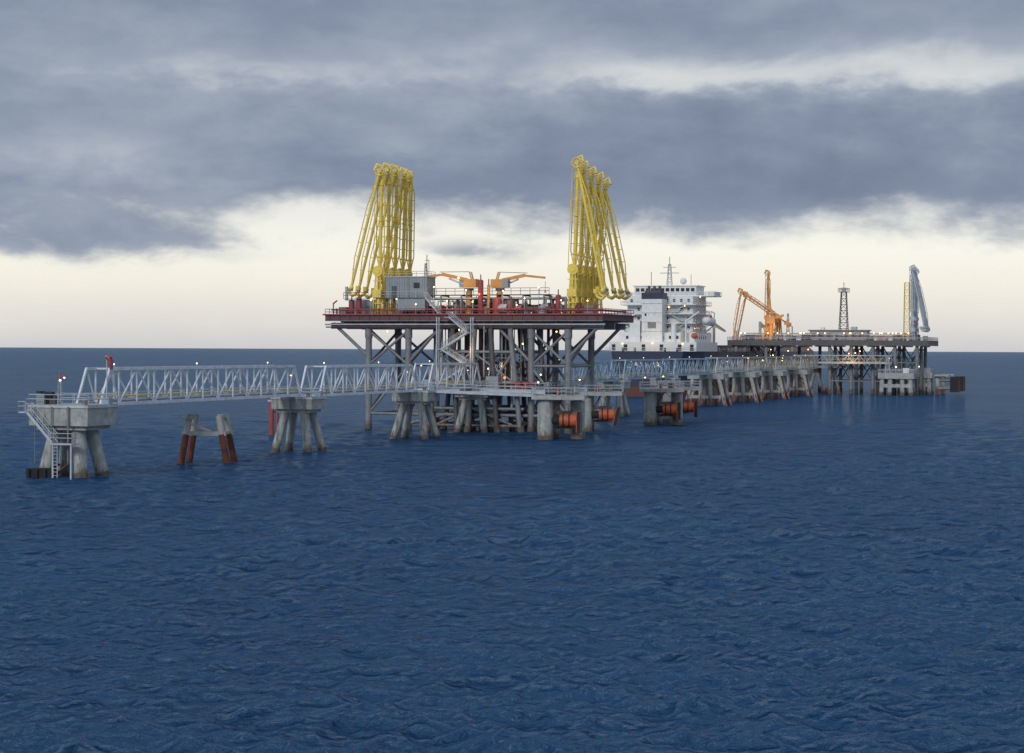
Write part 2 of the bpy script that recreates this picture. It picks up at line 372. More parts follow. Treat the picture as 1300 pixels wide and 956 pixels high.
# ------------------------------------------------------------------ main loading platform
P1=(-34.9,352.8); DW=54.0; DD=20.0; DZ=21.2
root=empty('offshore_loading_platform',W(P1,0,0),ROT)
b=B()
b.bx(0,DW,0,DD,DZ-.35,DZ,'deck_steel')
for t in(.15,DD-.15):
    b.bx(0,DW,t-.15,t+.15,DZ-1.0,DZ-.36,'maroon'); b.bx(0,DW,t-.3,t+.3,DZ-1.12,DZ-1.0,'steel_grey')
for u in(.15,DW-.15): b.bx(u-.14,u+.14,.32,DD-.32,DZ-1.0,DZ-.36,'maroon')
for i in range(1,18): b.bx(i*3-.12,i*3+.12,.6,DD-.6,DZ-1.35,DZ-.36,'steel_grey')
for t in(2,9,16): b.bx(.4,DW-.4,t-.25,t+.25,DZ-2.5,DZ-1.36,'steel_grey')
b.tube((-.3,-.35,DZ+.1),(DW+.3,-.35,DZ+.1),.15,'red_paint',8)
b.tube((DW+.35,-.3,DZ+.1),(DW+.35,DD+.3,DZ+.1),.15,'red_paint',8)
b.tube((-.3,.6,DZ-1.7),(DW+.3,.6,DZ-1.7),.16,'galv',8); b.tube((-.3,1.0,DZ-2.2),(DW-6,1.0,DZ-2.2),.12,'maroon',8)
b.rrail(0,DW,0,DD,DZ,'red_paint',r=.05)
for i in range(27): b.bx(.9+i*2,1.05+i*2,-.14,-.003,DZ-.95,DZ-.05,'maroon')
b.done('deck',parent=root)
b=B()
LEG=[(8,2),(8,16),(16,2),(16,16),(40,2),(40,16),(47,2),(47,16)]
for u,t in LEG:
    r=.6
    b.tube((u,t,-2.5),(u,t,DZ-2.5),r,'steel_grey',14); b.tube((u,t,-.5),(u,t,1.0),r*1.1,'growth',14); b.tube((u,t,DZ-4.2),(u,t,DZ-2.5),r*1.2,'steel_grey',14)
def X(a,c,r=.25,k='steel_grey'):
    b.tube(a,c,r,k,8)
for t in(2,16):
    X((8,t,12),(16,t,18.4)); X((16,t,12),(8,t,18.4)); X((8,t,12),(16,t,12)); X((8,t,3),(16,t,3)); X((8,t,3),(16,t,11.9))
    X((40,t,12),(47,t,18.4)); X((47,t,12),(40,t,18.4)); X((40,t,12),(47,t,12)); X((40,t,3),(47,t,3)); X((47,t,3),(40,t,11.9))
    X((8,t,13.5),(.8,t,DZ-1.5),.32); X((47,t,13.5),(53.2,t,DZ-1.5),.32)
    X((16,t,12.5),(22,t,DZ-2.6),.3); X((40,t,12.5),(34,t,DZ-2.6),.3)
    X((16,t,1.2),(24,t,3.2),.3); X((16,t,3.0),(40,t,3.0),.32); X((40,t,3),(47,t,3),.32)
for u in(8,16,40,47):
    X((u,2,12),(u,16,12)); X((u,2,3),(u,16,3)); X((u,2,12),(u,16,18.4)); X((u,2,3),(u,16,11.9))
for i,u in enumerate((22,25.5,29,33,37)):
    for t in(1,9,17):
        du=(-1.6,.9,-.8,1.2,1.8)[i]
        b.tube((u+du,t-.6,-2.5),(u-du*.4,t,DZ-2.5),.48 if i!=2 else .6,'steel_grey' if (i+t)%2 else 'steel_dark',12)
        b.tube((u+du,t-.6,-.5),(u+du*.9,t-.55,1.0),.62,'growth',12)
for t in(1,9,17):
    for z in(1.1,4.2,9.0,14.5): X((20.5 if z<5 else 22,t,z),(39 if z<5 else 37,t,z),.28)
    X((22,t,9),(29,t,14.5)); X((29,t,9),(22,t,14.5)); X((33,t,9),(37,t,14.5)); X((29,t,14.5),(37,t,9),.2); X((22,t,1.2),(29,t,4.2),.2); X((37,t,1.2),(29,t,4.2),.2)
for u in(22,29,37):
    for z in(1.1,4.2,9,14.5): X((u,1,z),(u,17,z),.24)
b.done('jacket_legs',parent=root)
b=B()
random.seed(11)
for i in range(34):
    u=random.uniform(20,42); t=random.uniform(.5,14); r=random.choice((.1,.16,.22,.3)); z0=random.choice((7.5,8.5,4,10))
    k=random.choice(('galv','steel_grey','steel_dark','maroon','steel_dark','steel_grey'))
    b.tube((u,t,z0),(u,t,DZ-.5),r,k,8)
    if random.random()<.5: b.path([(u,t,z0),(u+random.uniform(-5,5),t,z0),(u+random.uniform(-5,5),t+2,z0-.4)],r,k)
fl=[(24.0,9.0),(29.0,12.0),(24.0,15.0),(29.0,18.0),(25.5,DZ-.4)]
for a,c in zip(fl[:-1],fl[1:]):
    b.stair((c[0],-1.4,c[1]),(a[0],-1.4,a[1]),1.0,'galv',(0,1,0)); b.bx(c[0]-.9,c[0]+.9,-2.0,-.8,c[1]-.1,c[1],'galv')
for u in(23.2,29.8): b.beam((u,-2.0,8),(u,-2.0,DZ-.4),.18,.18,'galv'); b.beam((u,-.8,8),(u,-.8,DZ-.4),.18,.18,'galv')
b.bx(18,44,-2,16,7.55,7.8,'deck_steel'); b.rail([(18,-2,7.8),(44,-2,7.8),(44,16,7.8)],'galv'); b.bx(18,44,-2.2,-2.03,7.2,7.85,'galv')
b.bx(31,38,2,12,12.6,12.8,'deck_steel'); b.rail([(31,2,12.8),(38,2,12.8),(38,12,12.8)],'galv')
b.box((33.5,0,9.0),(2.4,1.6,2.2),'grey_cabin'); b.tube((38.5,-.8,7.8),(38.5,-.8,9.3),.6,'red_paint',16); b.tube((40.0,-.8,7.8),(40.0,-.8,9.2),.5,'red_paint',16); b.tube((37,0,8.9),(42,0,8.9),.25,'red_paint',10)
b.box((21,0,8.6),(1.6,1.2,1.6),'bluegrey'); b.tube((27,3,8.6),(32,3,8.6),.6,'cream',14)
for i in range(10):
    u=random.uniform(19,43); b.box((u,random.uniform(0,8),8.4),(random.uniform(.5,1.5),1,random.uniform(.8,1.8)),random.choice(('steel_grey','galv','maroon','steel_dark')))
for u,t,z in((20,-1.5,12),(33,-1.5,11.5),(38,3,16),(27,-.5,18.5),(43,-1.5,10.5),(12,1.4,18.2),(45,1.3,18.2)): b.ball((u,t,z),.14,'lamp_warm')
b.ball((36.4,-2.2,9.9),.22,'lamp_red'); b.tube((36.4,-2.2,7.8),(36.4,-2.2,9.8),.06,'galv',5)
b.done('risers_and_stairs',parent=root)
b=B()
random.seed(5)
cols=('red_paint','maroon','galv','steel_grey','cream','steel_dark','steel_grey','grey_cabin','maroon','steel_grey')
for i in range(95):
    u=random.uniform(13,45); t=random.uniform(1,18.5); k=random.choice(cols); ty=random.random()
    if ty<.3:
        h=random.uniform(.8,2.6); b.box((u,t,DZ+h/2),(random.uniform(.6,2.2),random.uniform(.6,2),h),k)
        if random.random()<.5: b.box((u,t,DZ+h+.2),(.5,.5,.4),'steel_dark')
    elif ty<.5:
        h=random.uniform(1,3); r=random.uniform(.25,.8); b.tube((u,t,DZ),(u,t,DZ+h),r,k,14); b.ball((u,t,DZ+h),r,k,12,6,.45); b.tube((u,t,DZ+h),(u,t,DZ+h+.8),.09,k,6)
    elif ty<.85:
        r=random.uniform(.1,.28); z=DZ+random.uniform(.5,3.2); L_=random.uniform(4,12); u2=min(u+L_,46)
        b.path([(u,t,DZ),(u,t,z),(u2,t,z),(u2,t,DZ)],r,k)
        for j in range(int((u2-u)/2)): b.tube((u+1+j*2,t,z-r*1.5),(u+1+j*2,t,z+r*1.5),r*1.4,'steel_dark',8)
    else:
        b.tube((u,t,DZ+1.2),(u+random.uniform(2,4),t,DZ+1.2),random.uniform(.5,.9),k,14)
for u in range(18,46,4):
    b.beam((u,3,DZ),(u,3,DZ+3.6),.22,.22,'steel_grey'); b.beam((u,7,DZ),(u,7,DZ+3.6),.22,.22,'steel_grey'); b.beam((u,3,DZ+3.6),(u,7,DZ+3.6),.22,.25,'steel_grey')
b.bx(17.5,43,3,7,DZ+3.72,DZ+3.8,'deck_steel'); b.rail([(17.5,3,DZ+3.8),(43,3,DZ+3.8)],'steel_grey',r=.05)
for j in range(5): b.tube((17,3.4+j*.8,DZ+3.1),(44,3.4+j*.8,DZ+3.1),.16+.04*(j%3),('galv','red_paint','maroon','cream','steel_grey')[j],8)
for u,t,h,r in((30.2,2,6.2,.5),(31.6,2.4,5.4,.28),(33.5,1.6,2.8,.8),(36.2,1.6,2.2,.7),(6,2,3.2,.5),(4.4,2.2,2.6,.5),(45.2,1.6,3.4,.5)):
    b.tube((u,t,DZ),(u,t,DZ+h),r,'red_paint' if u!=31.6 else 'orange',16); b.ball((u,t,DZ+h),r,'red_paint',14,7,.6); b.tube((u,t,DZ+h),(u,t,DZ+h+1.2),.1,'maroon',6)
b.box((5,7,DZ+1.5),(5,4,3.0),'grey_cabin'); b.box((2,4,DZ+.8),(1.5,1.5,1.6),'steel_grey'); b.tube((3,3,DZ+2.8),(3,3,DZ+5.4),.3,'galv',10); b.tube((1.2,1,DZ),(1.2,1,DZ+2.2),.12,'red_paint',8); b.tube((1.2,1,DZ+2.2),(2.2,.4,DZ+2.7),.14,'red_paint',8)
b.bx(3.2,8.2,1.2,2.2,DZ+3.0,DZ+3.1,'deck_steel'); b.rail([(3.2,1.2,DZ+3.1),(8.2,1.2,DZ+3.1)],'red_paint',r=.05)
b.box((50.4,4,DZ+.9),(2,2,1.8),'steel_grey'); b.tube((49,2,DZ),(49,2,DZ+2.2),.5,'maroon',12); b.tube((52.4,.8,DZ),(52.4,.8,DZ+2.2),.12,'red_paint',8); b.path([(44,.9,DZ+.9),(53,.9,DZ+.9),(53,18,DZ+.9)],.18,'red_paint',8)
b.path([(0.9,.9,DZ+1.0),(44,.9,DZ+1.0)],.14,'red_paint',8)
for i in range(12): b.tube((2+4.3*i,.7,DZ),(2+4.3*i,.7,DZ+1.3),.12,'maroon',6)
for u,t,z in((14,1,3),(21,2,5.2),(24,1,2.6),(27,2.9,4.6),(29,1,2.4),(34.5,2,4.4),(39,1,3),(41,3,5),(46,.8,2.6),(18,.6,2),(9,.6,2.8),(51,.6,2.5),(37.5,1,1.8)):
    b.tube((u,t,DZ),(u,t,DZ+z-.1),.06,'galv',5); b.ball((u,t,DZ+z),.13,'lamp_warm')
b.ball((30.2,1.2,DZ+3.8),.18,'lamp_red'); b.ball((23.5,1.5,DZ+1.8),.15,'lamp_red')
b.done('topside_equipment',parent=root)
for u,t,z,p_ in((25,-1,DZ+4,240),(35,-1,DZ+4,240),(29,-3,15,160),(34,3,12,160)):
    glow('platform_lamp_light',(u,t,z),p_,root)

b=B()
for u in(0,5.2):
    for t in(0,3.6): b.beam((u+.2,t+.2,0),(u+.2,t+.2,3.2),.25,.25,'steel_grey')
b.bx(0,8.2,0,4.2,3.2,7.0,'grey_cabin'); b.bx(-.15,8.35,-.15,4.35,7.0,7.18,'galv'); b.bx(2.8,8.2,-.9,-.02,0.9,3.07,'grey_cabin')
b.bx(4.6,4.66,-.06,-.003,3.2,7.0,'steel_grey')
for i in range(16): b.bx(.25+i*.5,.31+i*.5,-.05,-.004,3.25,6.95,'steel_grey')
b.bx(1.2,2.2,-.08,-.056,3.3,5.4,'steel_dark'); b.bx(5.6,6.8,-.08,-.056,5.0,6.0,'glass'); b.bx(-.06,-.004,1,3,5,6,'glass')
b.rail([(-1,-1,3.2),(8.2,-1,3.2)],'galv'); b.bx(-1,8.2,-1.05,0,3.08,3.2,'deck_steel'); b.rail([(0,0,7.18),(8.2,0,7.18),(8.2,4.2,7.18)],'galv',h=.9)
b.stair((8.3,-.5,3.2),(11.2,-.5,0),.9,'galv',(0,1,0))
b.tube((7.4,2,7.2),(7.4,2,11.2),.07,'steel_dark',6); b.tube((7.8,2,7.2),(7.8,2,10.2),.05,'steel_dark',6); b.lattice((7.2,2,7.2),(7.2,2,9.6),.5,.3,'steel_dark',4,.04); b.tube((7.0,2,10.2),(7.9,2,10.2),.05,'steel_dark',5)
b.done('control_cabin',W(P1,11.6,1.5,DZ),ROT)

# ------------------------------------------------------------------ loading arms
def loading_arm(loc,rz,dirx,k='yellow',S=1.0,apex=(.2,27.6),end=(-4.6,4.6),piv=8.2,seed=0):
    """dirx: -1 outboard arm falls toward -x, +1 toward +x"""
    b=B(); d=-dirx
    A=Vector((apex[0]*d,0,apex[1]))*S; E=Vector((end[0]*d,0,end[1]))*S; Pv=Vector((0,0,piv))*S
    b.tube((0,0,0),Pv,.36*S,k,12); b.tube((0,0,0),(0,0,.3),.6*S,'steel_dark',12)
    for sx,sy in((-.8,-.55),(.8,-.55),(-.8,.55),(.8,.55)): b.beam((sx*S*1.2,sy*S,0),(sx*S*.5,sy*S*.8,piv*S*.95),.2*S,.2*S,k)
    for z in(2.2,4.4,6.4): b.beam((-.95*S,-.5*S,z*S),(.95*S,-.5*S,z*S),.14*S,.14*S,k)
    b.tube(Pv+Vector((0,-.8*S,0)),Pv+Vector((0,.8*S,0)),.5*S,k,12)
    off=Vector((0,.45*S,0))
    b.tube(Pv+off,A+off,.31*S,k,10)
    ax=(A-Pv).normalized(); side=Vector((ax.z,0,-ax.x))
    for sg in(-.8,.8):
        m1=Pv.lerp(A,.18)+side*sg*S; m2=Pv.lerp(A,.82)+side*sg*S
        b.path([Pv+off,m1+off,m2+off,A+off],.11*S,k,5)
    for i in range(8):
        f=.14+.72*i/7
        b.tube(Pv.lerp(A,f)+side*.76*S+off,Pv.lerp(A,f)-side*.76*S+off,.07*S,k,4)
    for f in(.14,.5,.86): b.tube(Pv.lerp(A,f)+off,Pv.lerp(A,f+.012)+off,.46*S,k,10)
    Cw=Pv-ax*4.2*S-off; b.tube(Pv-off,Cw,.24*S,k,8); b.box(Cw,(1.7*S,.8*S,1.4*S),k)
    c_=A+Vector((0,-.7*S,0)); last=None
    for i in range(13):
        a_=i*math.pi/6; p_=c_+Vector((math.cos(a_),0,math.sin(a_)))*.9*S
        if last is not None: b.tube(last,p_,.13*S,k,5)
        if i%2: b.tube(c_,p_,.07*S,k,4)
        last=p_
    b.tube(A+Vector((0,-.75*S,0)),A+Vector((0,.6*S,0)),.4*S,k,10)
    b.path([A+off,A+off+Vector((.3*d,0,.9))*S,A+Vector((-.8*d,0,1.3))*S,A-off+Vector((-1.2*d,0,.1))*S],.2*S,k,6)
    b.tube(Pv-off-side*.9*S,A-off-side*.85*S,.07*S,k,4)
    b.tube(Pv+Vector((0,-.7*S,0)),Pv+Vector((0,-.55*S,0)),1.0*S,k,18)
    b.tube(A-off,E-off,.28*S,k,10,.26*S)
    ox=(E-A).normalized(); os_=Vector((ox.z,0,-ox.x))
    b.path([A-off,A.lerp(E,.3)-off+os_*.8*S*-dirx,A.lerp(E,.75)-off+os_*.8*S*-dirx,E-off],.1*S,k,5)
    for i in range(7):
        f=.15+.7*i/6; b.tube(A.lerp(E,f)-off,A.lerp(E,f)-off+os_*.75*S*-dirx,.065*S,k,4)
    e=E-off
    b.path([e,e+Vector((-.5*d,0,-.9))*S,e+Vector((.2*d,0,-1.5))*S,e+Vector((.9*d,0,-1.2))*S,e+Vector((1.3*d,0,-.3))*S],.28*S,k,8)
    b.tube(e+Vector((1.3*d,0,-.5))*S,e+Vector((1.35*d,0,.3))*S,.42*S,k,12); b.ball(e,.45*S,k); b.box(e+Vector((-.2*d,0,-.4))*S,(.8*S,.6*S,.5*S),'steel_grey')
    for sy in(-.18,.18): b.tube(Pv+Vector((.5,sy,0))*S,A.lerp(Pv,.03)+Vector((.5,sy,0))*S,.025*S,k,4)
    return b.done('marine_loading_arm',loc,rz)
for i in range(5):
    rr=random.uniform(-.3,.3)
    loading_arm(W(P1,9.9,2.2+3.6*i,DZ),ROT+random.uniform(-.06,.06),-1,apex=(.4+rr,27.3+random.uniform(-.7,.2)),end=(-5.2+rr*2,4.8+random.uniform(-.6,.6)))
for i in range(5):
    rr=random.uniform(-.3,.3)
    loading_arm(W(P1,47.8,2.4+3.6*i,DZ),ROT+random.uniform(-.06,.06),1,apex=(-.6+rr-i*.15,27.2-i*.7),end=(-5.4+rr*2,4.6+random.uniform(-.6,.6)))

# ------------------------------------------------------------------ cranes on main platform
def crane(loc,rz,L_=9,k='orange',up=1.2):
    b=B(); b.tube((0,0,0),(0,0,4.6),.55,k,16); b.tube((0,0,4.6),(0,0,5.0),.85,'steel_dark',16)
    b.box((.4,0,5.9),(2.4,1.6,1.5),k); b.box((-1.2,.2,5.9),(1.2,1.3,1.5),'grey_cabin'); b.box((-1.82,.2,6.1),(.06,1.0,.8),'glass')
    b.beam((.6,-.5,6.6),(.2,-.5,8.0),.2,.2,k); b.beam((.6,.5,6.6),(.2,.5,8.0),.2,.2,k)
    b.beam((-.2,-.45,6.5),(-L_*.55,-.45,6.4+up),.3,.6,k); b.beam((-L_*.5,-.45,6.35+up),(-L_,-.45,6.3+up*.6),.24,.4,k)
    b.tube((-.3,-.45,5.4),(-L_*.4,-.45,6.2+up*.5),.16,'galv',8); b.tube((.2,-.45,8),(-L_*.6,-.45,6.8+up),.05,'steel_dark',4)
    b.tube((-L_,-.45,6.3),(-L_,-.45,4.6),.04,'steel_dark',4); b.box((-L_,-.45,4.4),(.3,.3,.5),k); b.ball((-1.9,-.6,6.9),.18,'lamp_warm')
    return b.done('pedestal_crane',loc,rz)
crane(W(P1,27.2,4,DZ),ROT,9.5); crane(W(P1,32.5,6,DZ),ROT+math.pi+.05,8.5,'orange',1.0)

# ------------------------------------------------------------------ tanker
SH=(43.5,604.0)
def tanker():
    root=empty('oil_tanker_ship',W(SH,0,0),ROT)
    b=B(); st=[(0,11.5,8,2),(4,13.5,11,0),(12,15.5,14,-1),(30,16,15.5,-1),(190,16,16,-1),(215,13.5,12,-1),(232,7.5,5,-1),(243,.6,.3,-1)]
    prof=[]
    for y,wd,ww,_ in st:
        zd=14.6+(2.5 if y>215 else 0); wm=ww+(wd-ww)*.3
        prof.append([(-wd,y,zd),(-wm,y,3.2),(-ww,y,-1.5),(ww,y,-1.5),(wm,y,3.2),(wd,y,zd)])
    for a,c in zip(prof[:-1],prof[1:]):
        b.add([a[0],a[1],c[1],c[0]],[(0,1,2,3)],'hull_blue'); b.add([a[1],a[2],c[2],c[1]],[(0,1,2,3)],'hull_red')
        b.add([a[4],a[5],c[5],c[4]],[(0,1,2,3)],'hull_blue'); b.add([a[3],a[4],c[4],c[3]],[(0,1,2,3)],'hull_red'); b.add([a[5],a[0],c[0],c[5]],[(0,1,2,3)],'hull_red')
    p0=prof[0]; b.add([p0[0],p0[1],p0[4],p0[5]],[(3,2,1,0)],'hull_blue'); b.add([p0[1],p0[2],p0[3],p0[4]],[(3,2,1,0)],'hull_red')
    b.done('hull',parent=root)
    b=B()
    def seg(x,pts):
        for p,q in pts: b.beam((x+p[0],-.06,9.4+p[1]),(x+q[0],-.06,9.4+q[1]),.12,.28,'white_paint')
    GL={'N':[((0,0),(0,1.8)),((0,1.8),(1.1,0)),((1.1,0),(1.1,1.8))],'A':[((0,0),(.55,1.8)),((.55,1.8),(1.1,0)),((.25,.7),(.85,.7))],'H':[((0,0),(0,1.8)),((1.1,0),(1.1,1.8)),((0,.9),(1.1,.9))],'I':[((.5,0),(.5,1.8))],'S':[((1.1,1.8),(0,1.8)),((0,1.8),(0,.9)),((0,.9),(1.1,.9)),((1.1,.9),(1.1,0)),((1.1,0),(0,0))]}
    for i,c in enumerate('SANHANI'): seg(-6.5+i*1.9,GL[c])
    wp='white_paint'
    b.bx(-14.5,14.5,5,34,14.6,17.6,wp); b.bx(-12.5,12.5,9,34,17.6,20.6,wp)
    b.bx(-11,11,14,32,20.6,32.6,wp)
    for z in(20.6,23.6,26.6,29.6):
        b.bx(-12.6,12.6,11.5,33,z,z+.25,wp); b.rail([(-12.6,33,z+.25),(-12.6,11.5,z+.25),(12.6,11.5,z+.25),(12.6,33,z+.25)],wp,sp=2.2,r=.06)
    for z0,x0,x1 in((20.85,4,9),(23.85,9,4),(26.85,4,9)): b.stair((x1,12.6,z0+2.8),(x0,12.6,z0),.9,'galv',(0,1,0))
    b.bx(-16.5,16.5,20,31,32.6,33.0,wp); b.bx(-10.5,10.5,20.5,31,33.0,36.0,wp); b.rrail(-16.5,16.5,20,31,33,wp,r=.06); b.bx(-16.3,-14,22,30,33.05,34.2,wp); b.bx(14,16.3,22,30,33.05,34.2,wp)
    b.bx(-11,11,20.2,31.4,36,36.3,wp)
    for z in(18.6,21.8,24.8,27.8,30.6):
        yf=9 if z<20 else 14
        for i in range(9):
            x=-9.6+i*2.4
            if random.random()<.85: b.bx(x-.4,x+.4,yf-.05,yf-.003,z,z+1.0,'glass')
        for i in range(6):
            xs=12.5 if z<20 else 11
            b.bx(xs+.003,xs+.05,yf+2+i*2.8,yf+2.9+i*2.8,z,z+1.0,'glass')
    for i in range(12): b.bx(-10+i*1.7,-8.8+i*1.7,20.44,20.497,34.3,35.4,'glass')
    for x in(-13,-9,-3,3,9,13): b.bx(x-.6,x+.6,4.95,4.997,14.8,16.8,'glass' if x%2 else 'steel_grey')
    b.bx(-4.2,2.6,7,13,17.6,31.5,wp); b.bx(-4.3,2.7,6.9,13.1,31.5,33.5,'hull_blue'); b.bx(-3.4,1.8,7.6,12.4,33.5,34.2,'steel_dark')
    for z in(21,24,27,30): b.bx(-4.3,2.7,6.85,6.997,z,z+.12,'galv')
    b.bx(-2.2,.6,6.9,6.997,22,23.9,'steel_grey'); b.bx(-3.2,-2.6,6.9,6.997,26,26.8,'glass')
    for x in(-2.6,-.8,1): b.tube((x,10,33.5),(x,10,35.8),.45,'steel_dark',10)
    b.bx(-8.5,-5.0,8,12,17.6,24.5,wp); b.tube((6,9,17.6),(6,9,23.5),.9,wp,12); b.tube((9,9,17.6),(9,9,21.5),.7,'cream',12)
    b.lattice((0,26,36.3),(0,26,43.5),1.6,.7,'galv',5,.09); b.tube((-3.2,26,40.6),(3.2,26,40.6),.14,'galv',6); b.tube((-2.2,26,42.5),(2.2,26,42.5),.18,wp,6); b.tube((0,26,43),(0,26,46),.1,'steel_dark',6)
    b.ball((5,25,37.8),1.1,wp,12,8); b.tube((-6,25,36),(-6,25,41),.1,'steel_dark',6); b.tube((7.6,25,36),(7.6,25,40),.08,'steel_dark',6)
    for sg in(-1,1):
        for yy in(18,):
            b.ball((sg*14.6,yy,24.6),1.55,'white_paint',12,8,.85); b.tube((sg*14.6,yy,24.4),(sg*14.6,yy+7,24.4),1.5,'white_paint',14); b.ball((sg*14.6,yy+7,24.6),1.5,'white_paint',12,8,.85)
            b.box((sg*14.6,yy+3,26.0),(1.6,3,.8),'fender_orange')
            for y2 in(yy,yy+7): b.path([(sg*12.2,y2,20.6),(sg*15.2,y2,23),(sg*15.6,y2,27.2),(sg*14.4,y2,27.8)],.2,'galv',6)
    b.ball((13.4,6.5,19.6),1.0,'fender_orange',12,8); b.tube((13.4,6.5,17.6),(13.4,6.5,19.0),.3,wp,8)
    b.tube((10.5,7,17.6),(10.5,7,24.5),.35,wp,8); b.beam((10.5,7,24.3),(15.5,4,27.2),.4,.5,wp)
    b.rail([(-14.3,34,14.6),(-14.3,.4,14.6),(-11.3,.2,14.6),(11.3,.2,14.6),(14.3,5,14.6)],wp,sp=2.2,r=.06)
    for x in(-9,-5,5,9): b.tube((x,2,14.6),(x,2,15.8),.35,'steel_dark',10)
    for u,t,z in((-10,4.8,17),(0,4.8,17.2),(10,4.8,17),(-6,8.8,20),(5,13.8,23.4),(-9,13.8,26.3),(9,11.2,29.3),(12,19.8,32.4),(3,13.8,29)): b.ball((u,t,z),.18,'lamp_warm')
    b.done('superstructure',parent=root)
    b=B()
    random.seed(9)
    for x in(-2.4,-1.2,0,1.2,2.4): b.tube((x,38,16.4),(x,205,16.4),.32,'hull_red',8)
    for i in range(17): b.bx(-3.2,3.2,40+i*10,40.4+i*10,14.6,16.1,'steel_grey')
    for y in(118,124,130,136): b.tube((-13,y,16.6),(14,y,16.6),.35,'maroon',10)
    for x in(-9,9): b.tube((x,127,14.6),(x,127,26),.55,'cream',10); b.lattice((x,127,25),(x,146,22.5),1.0,.5,'cream',8,.09)
    for y in(60,95,165,200): b.tube((7,y,14.6),(7,y,20+random.random()*6),.3,'cream',8); b.box((-7,y,15.8),(2,2,2.4),'maroon')
    b.lattice((0,226,17),(0,226,31),1.4,.5,'cream',6,.12)
    b.rail([(16,34,14.6),(16,190,14.6)],'galv',sp=3,r=.06)
    for i in range(14): b.box((random.uniform(-13,13),random.uniform(38,70),15.4),(random.uniform(.8,2.4),1.5,1.6),random.choice(('maroon','red_paint','cream','steel_dark')))
    b.done('deck_fittings',parent=root)
    glow('ship_lamp_light',(0,1,20),300,root)
tanker()

# ------------------------------------------------------------------ far loading platform
P2=(80.0,668.0); Z2=18.6; W2=66; D2=26
r2=empty('offshore_loading_platform',W(P2,0,0),ROT)
b=B()
b.bx(-4,W2,0,D2,Z2-.5,Z2,'deck_steel'); b.bx(-4,W2,-.2,-.02,Z2-1.8,Z2+.1,'steel_dark'); b.bx(W2+.02,W2+.2,0,D2,Z2-1.8,Z2+.1,'steel_dark')
for i in range(12): b.bx(-3+i*6,-2.6+i*6,0,D2,Z2-2.2,Z2-.5,'steel_grey')
b.rrail(-4,W2,0,D2,Z2,'galv',r=.08,sp=2.5)
for i in range(9):
    u=2+i*7.5
    for t in(1.5,12.5,24):
        if i in(2,3) and t<13: continue
        b.tube((u,t,-2),(u,t,Z2-1.8),.6,'steel_grey',10)
        b.tube((u,t,-2),(u,t,1.6),.68,'growth',10)
        if i<8 and i not in(1,2,3): b.tube((u,t,4.5),(u+7.5,t,4.5),.25,'steel_grey',6); b.tube((u,t,4.5),(u+7.5,t,Z2-2),.22,'steel_dark',6); b.tube((u+7.5,t,4.5),(u,t,Z2-2),.22,'steel_dark',6); b.tube((u,t,11),(u+7.5,t,11),.2,'steel_grey',6)
for u in(20,26,32):
    for sg in(-1,1): b.tube((u+sg*3,8,-2),(u,8,9),.65,'pile_half',10)
b.bx(16,36,4,12,9,9.8,'concrete'); b.bx(36,54,-3,3,11,11.3,'cream'); b.rail([(30,-3,11.3),(54,-3,11.3)],'cream',r=.07); b.beam((20,-3,10.9),(54,-3,10.9),.5,.7,'cream')
for i in range(8): b.beam((20+i*4.2,-3,11),(22.1+i*4.2,-3,13.4),.18,.18,'cream'); b.beam((22.1+i*4.2,-3,13.4),(24.2+i*4.2,-3,11),.18,.18,'cream')
b.beam((20,-3,13.4),(54,-3,13.4),.25,.3,'cream')
b.done('deck_and_jacket',parent=r2)
b=B(); random.seed(21)
for i in range(80):
    u=random.uniform(-2,63); t=random.uniform(1,22); h=random.uniform(.6,2.6); k=random.choice(('steel_grey','steel_dark','cream','galv','maroon','orange','steel_dark'))
    if random.random()<.5: b.box((u,t,Z2+h/2),(random.uniform(.8,3),1.5,h),k)
    else: b.tube((u,t,Z2),(u,t,Z2+h),random.uniform(.2,.7),k,10)
for j in range(4): b.tube((0,2+j,Z2+1.0+.5*j),(60,2+j,Z2+1.0+.5*j),.2,('cream','maroon','galv','orange')[j],6)
for i in range(22):
    u=random.uniform(-3,64); b.tube((u,.5,Z2),(u,.5,Z2+2.4),.06,'galv',4); b.ball((u,.4,Z2+2.5),.2,'lamp_warm')
for i in range(12): b.ball((random.uniform(0,60),-.4,Z2-random.uniform(2.5,8)),.18,'lamp_warm')
b.done('topside_equipment',parent=r2)
glow('platform_lamp_light',(12,-3,Z2+4),500,r2)
glow('platform_lamp_light',(40,-6,12),600,r2)
b=B(); b.bx(0,20,0,6,0,3.4,'cream'); b.bx(-.5,20.5,-.6,6.5,3.4,3.75,'steel_grey')
for i in range(7):
    if i==3: b.bx(i*2.8+.5,i*2.8+1.5,-.06,-.003,.1,2.3,'steel_dark')
    else: b.bx(i*2.8+.5,i*2.8+2,-.06,-.003,1.2,2.4,'glass')
b.box((15,3,4.3),(2,2,1.1),'galv'); b.box((4,3,4.2),(1.4,1.4,.9),'white_paint'); b.done('platform_building',W(P2,24.5,4,Z2),ROT)
b=B(); b.lattice((0,0,0),(0,0,17),3.2,1.7,'steel_dark',8,.13); b.bx(-1.7,1.7,-1.7,1.7,17,17.2,'steel_dark'); b.rrail(-1.7,1.7,-1.7,1.7,17.2,'steel_dark',r=.07); b.tube((0,0,17),(0,0,20.5),.12,'steel_dark',6); b.bx(-.8,.8,-.3,.3,17.3,18.6,'galv'); b.done('lattice_tower',W(P2,35.5,9,Z2),ROT)
for i in range(4): loading_arm(W(P2,60,4+3.6*i,Z2),ROT+random.uniform(-.05,.05),1,k='galv',S=.93,apex=(.3,26.8-.4*i),end=(-4.4,5))
b=B(); b.lattice((0,0,0),(0,0,20),2.0,1.5,'yellow',9,.10); b.done('access_tower',W(P2,58.2,3,Z2),ROT)
